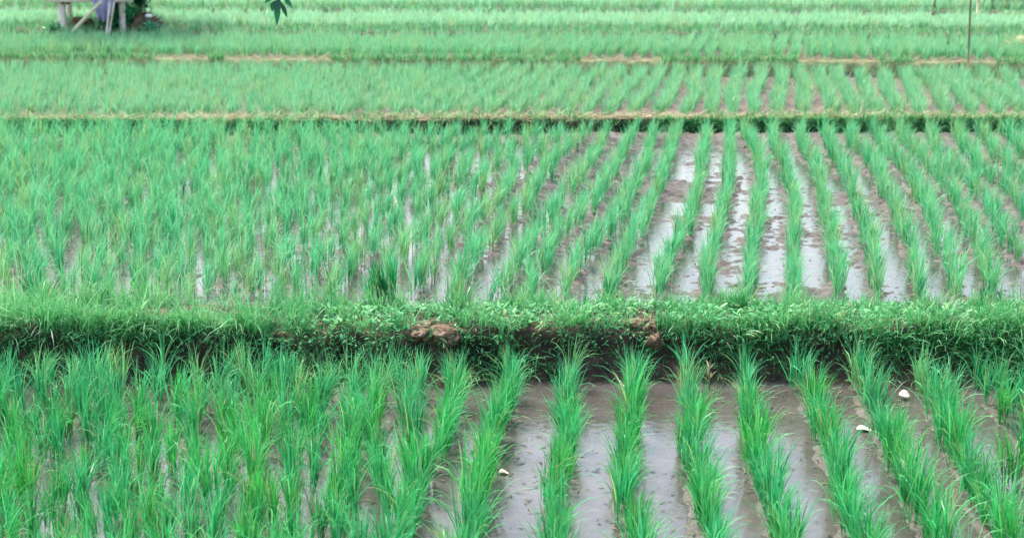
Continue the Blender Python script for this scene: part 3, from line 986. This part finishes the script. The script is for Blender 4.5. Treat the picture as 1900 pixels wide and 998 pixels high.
pole(134, 60, 182, 12, .0, .022, 'bamboo', 'dry bamboo pole leaning diagonally against the hut platform', ext=1.15)
pole(198, 62, 206, 8, .0, .013, 'wood', 'thin pale stick propped upright under the lilac cloth', 'stick', 'stick', ext=1.0)
pole(203, 60, 214, 6, .02, .011, 'wood', 'second thinner pale stick, leaning closer to the hut post', 'stick', 'stick', ext=1.0)
pole(1796, 119, 1794, 0, .0, .0115, 'wood_dark', 'tall thin dark stake standing upright on the thin tan bank', 'stake', 'stake', ext=1.5, zbase=.40)
pole(1814, 34, 1813, 0, .0, .020, 'bamboo', 'pale bamboo stake behind the tall dark stake', 'stake', 'stake', ext=3.0, zbase=.55)
pole(1755, 12, 1754, 0, .0, .018, 'bamboo', 'far pale stake left of the dark shrubs', 'stake', 'stake', ext=8, zbase=.57)


def shrub(name, px, py, zg, rx, ry, rz, n, L, W, label, dy=0, cat='shrub', zc=None, mat='shrub', group=None):
    p = px2w(px, py, zg)
    t = empty(name, (p[0], p[1] + dy, zg))
    tag(t, label, cat, group)
    zc = rz if zc is None else zc
    st = []
    for q in range(7):
        a = rng.uniform(0, 6.28)
        e = np.array([rx * .7 * math.cos(a) * rng.uniform(.2, 1), ry * .7 * math.sin(a), zc + rz * rng.uniform(-.1, .7)])
        st.append(tube([(0, 0, -.05), e * (.35, .35, .5), e], [.02, .014, .006], 6))
    obj('stems', mk_mesh('stems', *merge(st)), M['bark'], t)
    d = rng.normal(0, 1, (n, 3)); d /= np.linalg.norm(d, axis=1)[:, None]
    rad = rng.random(n) ** .4
    lob = 1 + .3 * fbm(d[:, 0] * 2 + px, d[:, 2] * 2 + d[:, 1], int(px))
    b = d * (rad * lob)[:, None] * (rx, ry, rz) + (0, 0, zc)
    b[:, 2] = np.maximum(b[:, 2], .01)
    V, F, T = strips(b, rng.uniform(0, 6.28, n), rng.uniform(.5, 2.4, n), rng.uniform(-.2, .7, n), rng.uniform(.7, 1.2, n) * L, rng.uniform(.7, 1.2, n) * W, 3,
                     twist=rng.normal(0, .5, n), base_w=.3, peak=.45)
    obj('foliage', mk_mesh('foliage', V, F, T), M[mat], t)
    return t


shrub('shrub', 250, 50, zb, .13, .2, .48, 1400, .08, .035, 'dark upright shrub behind the right hut post', dy=.35, zc=.58)
shrub('shrub', 212, 58, zb,   .22, .25, .17, 1700, .07, .03, 'low dark green shrub growing under the hut platform', dy=.25, zc=.17, mat='rice_deep')
shrub('shrub', 282, 62, zb, .1, .12, .07, 240, .06, .02, 'tiny green bush at the right foot of the brown brush heap', mat='rice_deep', zc=.06)
shrub('shrub', 103, 62, zb, .12, .12, .06, 260, .07, .015, 'small dark bush at the foot of the left hut post', mat='rice_deep', zc=.05)

# heap of dead brush with something white on it
hp = px2w(258, 56, zb)
t = empty('brush_heap', (hp[0], hp[1] + .15, zb))
tag(t, 'brown heap of dead brush beside the right hut post', 'brush heap')
V, F, T = lump(.24, .22, .2, 12, rough=.4)
V[:, 2] = np.maximum(V[:, 2], -.05)
obj('mound', mk_mesh('mound', V, F), M['brush'], t)
n = 420
d = rng.normal(0, 1, (n, 3)); d[:, 2] = np.abs(d[:, 2]); d /= np.linalg.norm(d, axis=1)[:, None]
V, F, T = strips(d * (.22, .2, .17), rng.uniform(0, 6.28, n), rng.uniform(.6, 1.8, n), rng.uniform(-.4, .6, n), rng.uniform(.06, .16, n), .012, 3)
obj('dead_stalks', mk_mesh('dead_stalks', V, F, T), M['brush'], t)
V, F, T = lump(.04, .03, .022, 31, rough=.3)
tag(obj('bag', mk_mesh('bag', V, F), M['white'], loc=(hp[0] + .125, hp[1] - .02, zb + .165)), 'crumpled white bag lying on the brown brush heap', 'bag')
V, F, T = lump(.16, .12, .09, 17, rough=.4)
p = px2w(145, 52, zb)
tag(obj('earth_clod', mk_mesh('earth_clod', V, F), M['brush'], loc=(p[0], p[1] + .1, zb + .02)), 'brown earth lump beneath the hut platform', 'clod')

# straw heap at the right edge
sp_ = px2w(1908, 104, Z3)
t = empty('straw_heap', (sp_[0], sp_[1], Z3))
tag(t, 'tan heap of dry straw at the right edge of the upper paddies', 'straw heap')
V, F, T = lump(.26, .22, .19, 44, rough=.35)
obj('mound', mk_mesh('mound', V, F), M['earth_olive'], t)
n = 800
d = rng.normal(0, 1, (n, 3)); d[:, 2] = np.abs(d[:, 2]); d /= np.linalg.norm(d, axis=1)[:, None]
V, F, T = strips(d * (.25, .21, .17), rng.uniform(0, 6.28, n), rng.uniform(.9, 1.9, n), rng.uniform(-.3, .5, n), rng.uniform(.08, .2, n), .01, 3)
obj('stalks', mk_mesh('stalks', V, F, T), M['straw'], t)

# dark shrubs at the far right
for q, (px, r_, lab) in enumerate(((1746, .1, 'tiny dark bush at the top edge left of the stakes'),
                                   (1852, .26, 'dark shrub nearest the pale stake at the top right'), (1893, .3, 'dark shrub at the top right corner'))):
    shrub('shrub', px, 15, Z5, r_, r_ * .8, r_ * 1.15, int(600 + 3000 * r_), .10, .04, lab, cat='shrub', group='dark shrubs at the far right', zc=r_ * .75 + .06)

# ------------------------------------------------------------------ sapling on the bank whose branch hangs into the view
tb = np.array([-3.05, 7.7, .2])
tree = empty('tree', tb)
tag(tree, 'young tree on the bank with one leafy sprig hanging into view', 'tree')
V, F, T = tube([(0, 0, -.1), (.03, .02, .8), (.1, .05, 1.6), (.15, .05, 2.5)], [.045, .04, .032, .015], 9)
obj('trunk', mk_mesh('trunk', V, F), M['bark'], tree)
tip = px2w(517, 6, 1.0)
k = 7.9 / tip[1]
tip = np.array([0, 0, CAM_Z]) + (tip - np.array([0, 0, CAM_Z])) * k    # where the sprig hangs, 7.9 m out over the bank
tip = tip - tb
br = [(.1, .05, 1.6), (.6, .1, 1.95), (1.2, .15, 2.02), (tip[0] - .25, tip[1], tip[2] + .33), (tip[0] - .04, tip[1], tip[2] + .16), (tip[0], tip[1], tip[2] + .02)]
V, F, T = tube(br, [.02, .016, .012, .008, .005, .003], 7)
obj('branch', mk_mesh('branch', V, F), M['bark'], tree)
LB, LA, LT, LL, LW, LR = [], [], [], [], [], []
def leaflet(b, az, th, L, W, r=None):
    LR.append(rng.normal(0, .35) if r is None else r); LB.append(b); LA.append(az); LT.append(th); LL.append(L); LW.append(W)
T0 = np.array(tip)
up = np.array([0, 0, 1.0])
spr = [((-.004, 0, .0), math.pi, 3.05, .1, .020), ((.012, 0, .0), 0, 2.75, .072, .014), ((.024, -.01, .03), 0, 2.45, .066, .015),
       ((-.012, 0, .01), math.pi, 2.72, .052, .024), ((-.02, 0, .04), math.pi, 2.3, .06, .016), ((.0, -.012, .02), -1.57, 2.8, .065, .028),
       ((.0, .01, .06), 1.2, 2.2, .07, .018), ((-.03, 0, .09), 3.6, 2.0, .08, .02), ((-.01, 0, .1), .3, 2.0, .08, .02), ((-.06, .0, .14), 2.6, 1.9, .08, .02)]
for b, a, th, L, W in spr:
    leaflet(T0 + np.array(b), a, th, L, W * 1.6, (1.45 if a in (0, math.pi) else .2))
for q in range(260):
    f = rng.random()
    base = np.array([(.12 + .1 * f), .05, 1.5 + f]) + rng.normal(0, .01, 3)
    c = base + np.array([rng.uniform(-.5, .45), rng.uniform(-.4, .4), rng.uniform(.05, .5)])
    if q % 3 == 0:
        g = rng.random()
        c = np.array([.1 + 1.1 * g, .1, 1.75 + .3 * g]) + rng.normal(0, .08, 3) + (0, 0, .06)
    leaflet(c, rng.uniform(0, 6.28), rng.uniform(1.2, 2.6), rng.uniform(.06, .1), rng.uniform(.018, .028))
V, F, T = strips(np.array(LB), np.array(LA), np.array(LT), .12, np.array(LL), np.array(LW), 5, twist=np.array(LR), base_w=.25, peak=.45)
obj('leaves', mk_mesh('leaves', V, F, T), M['shrub'], tree)
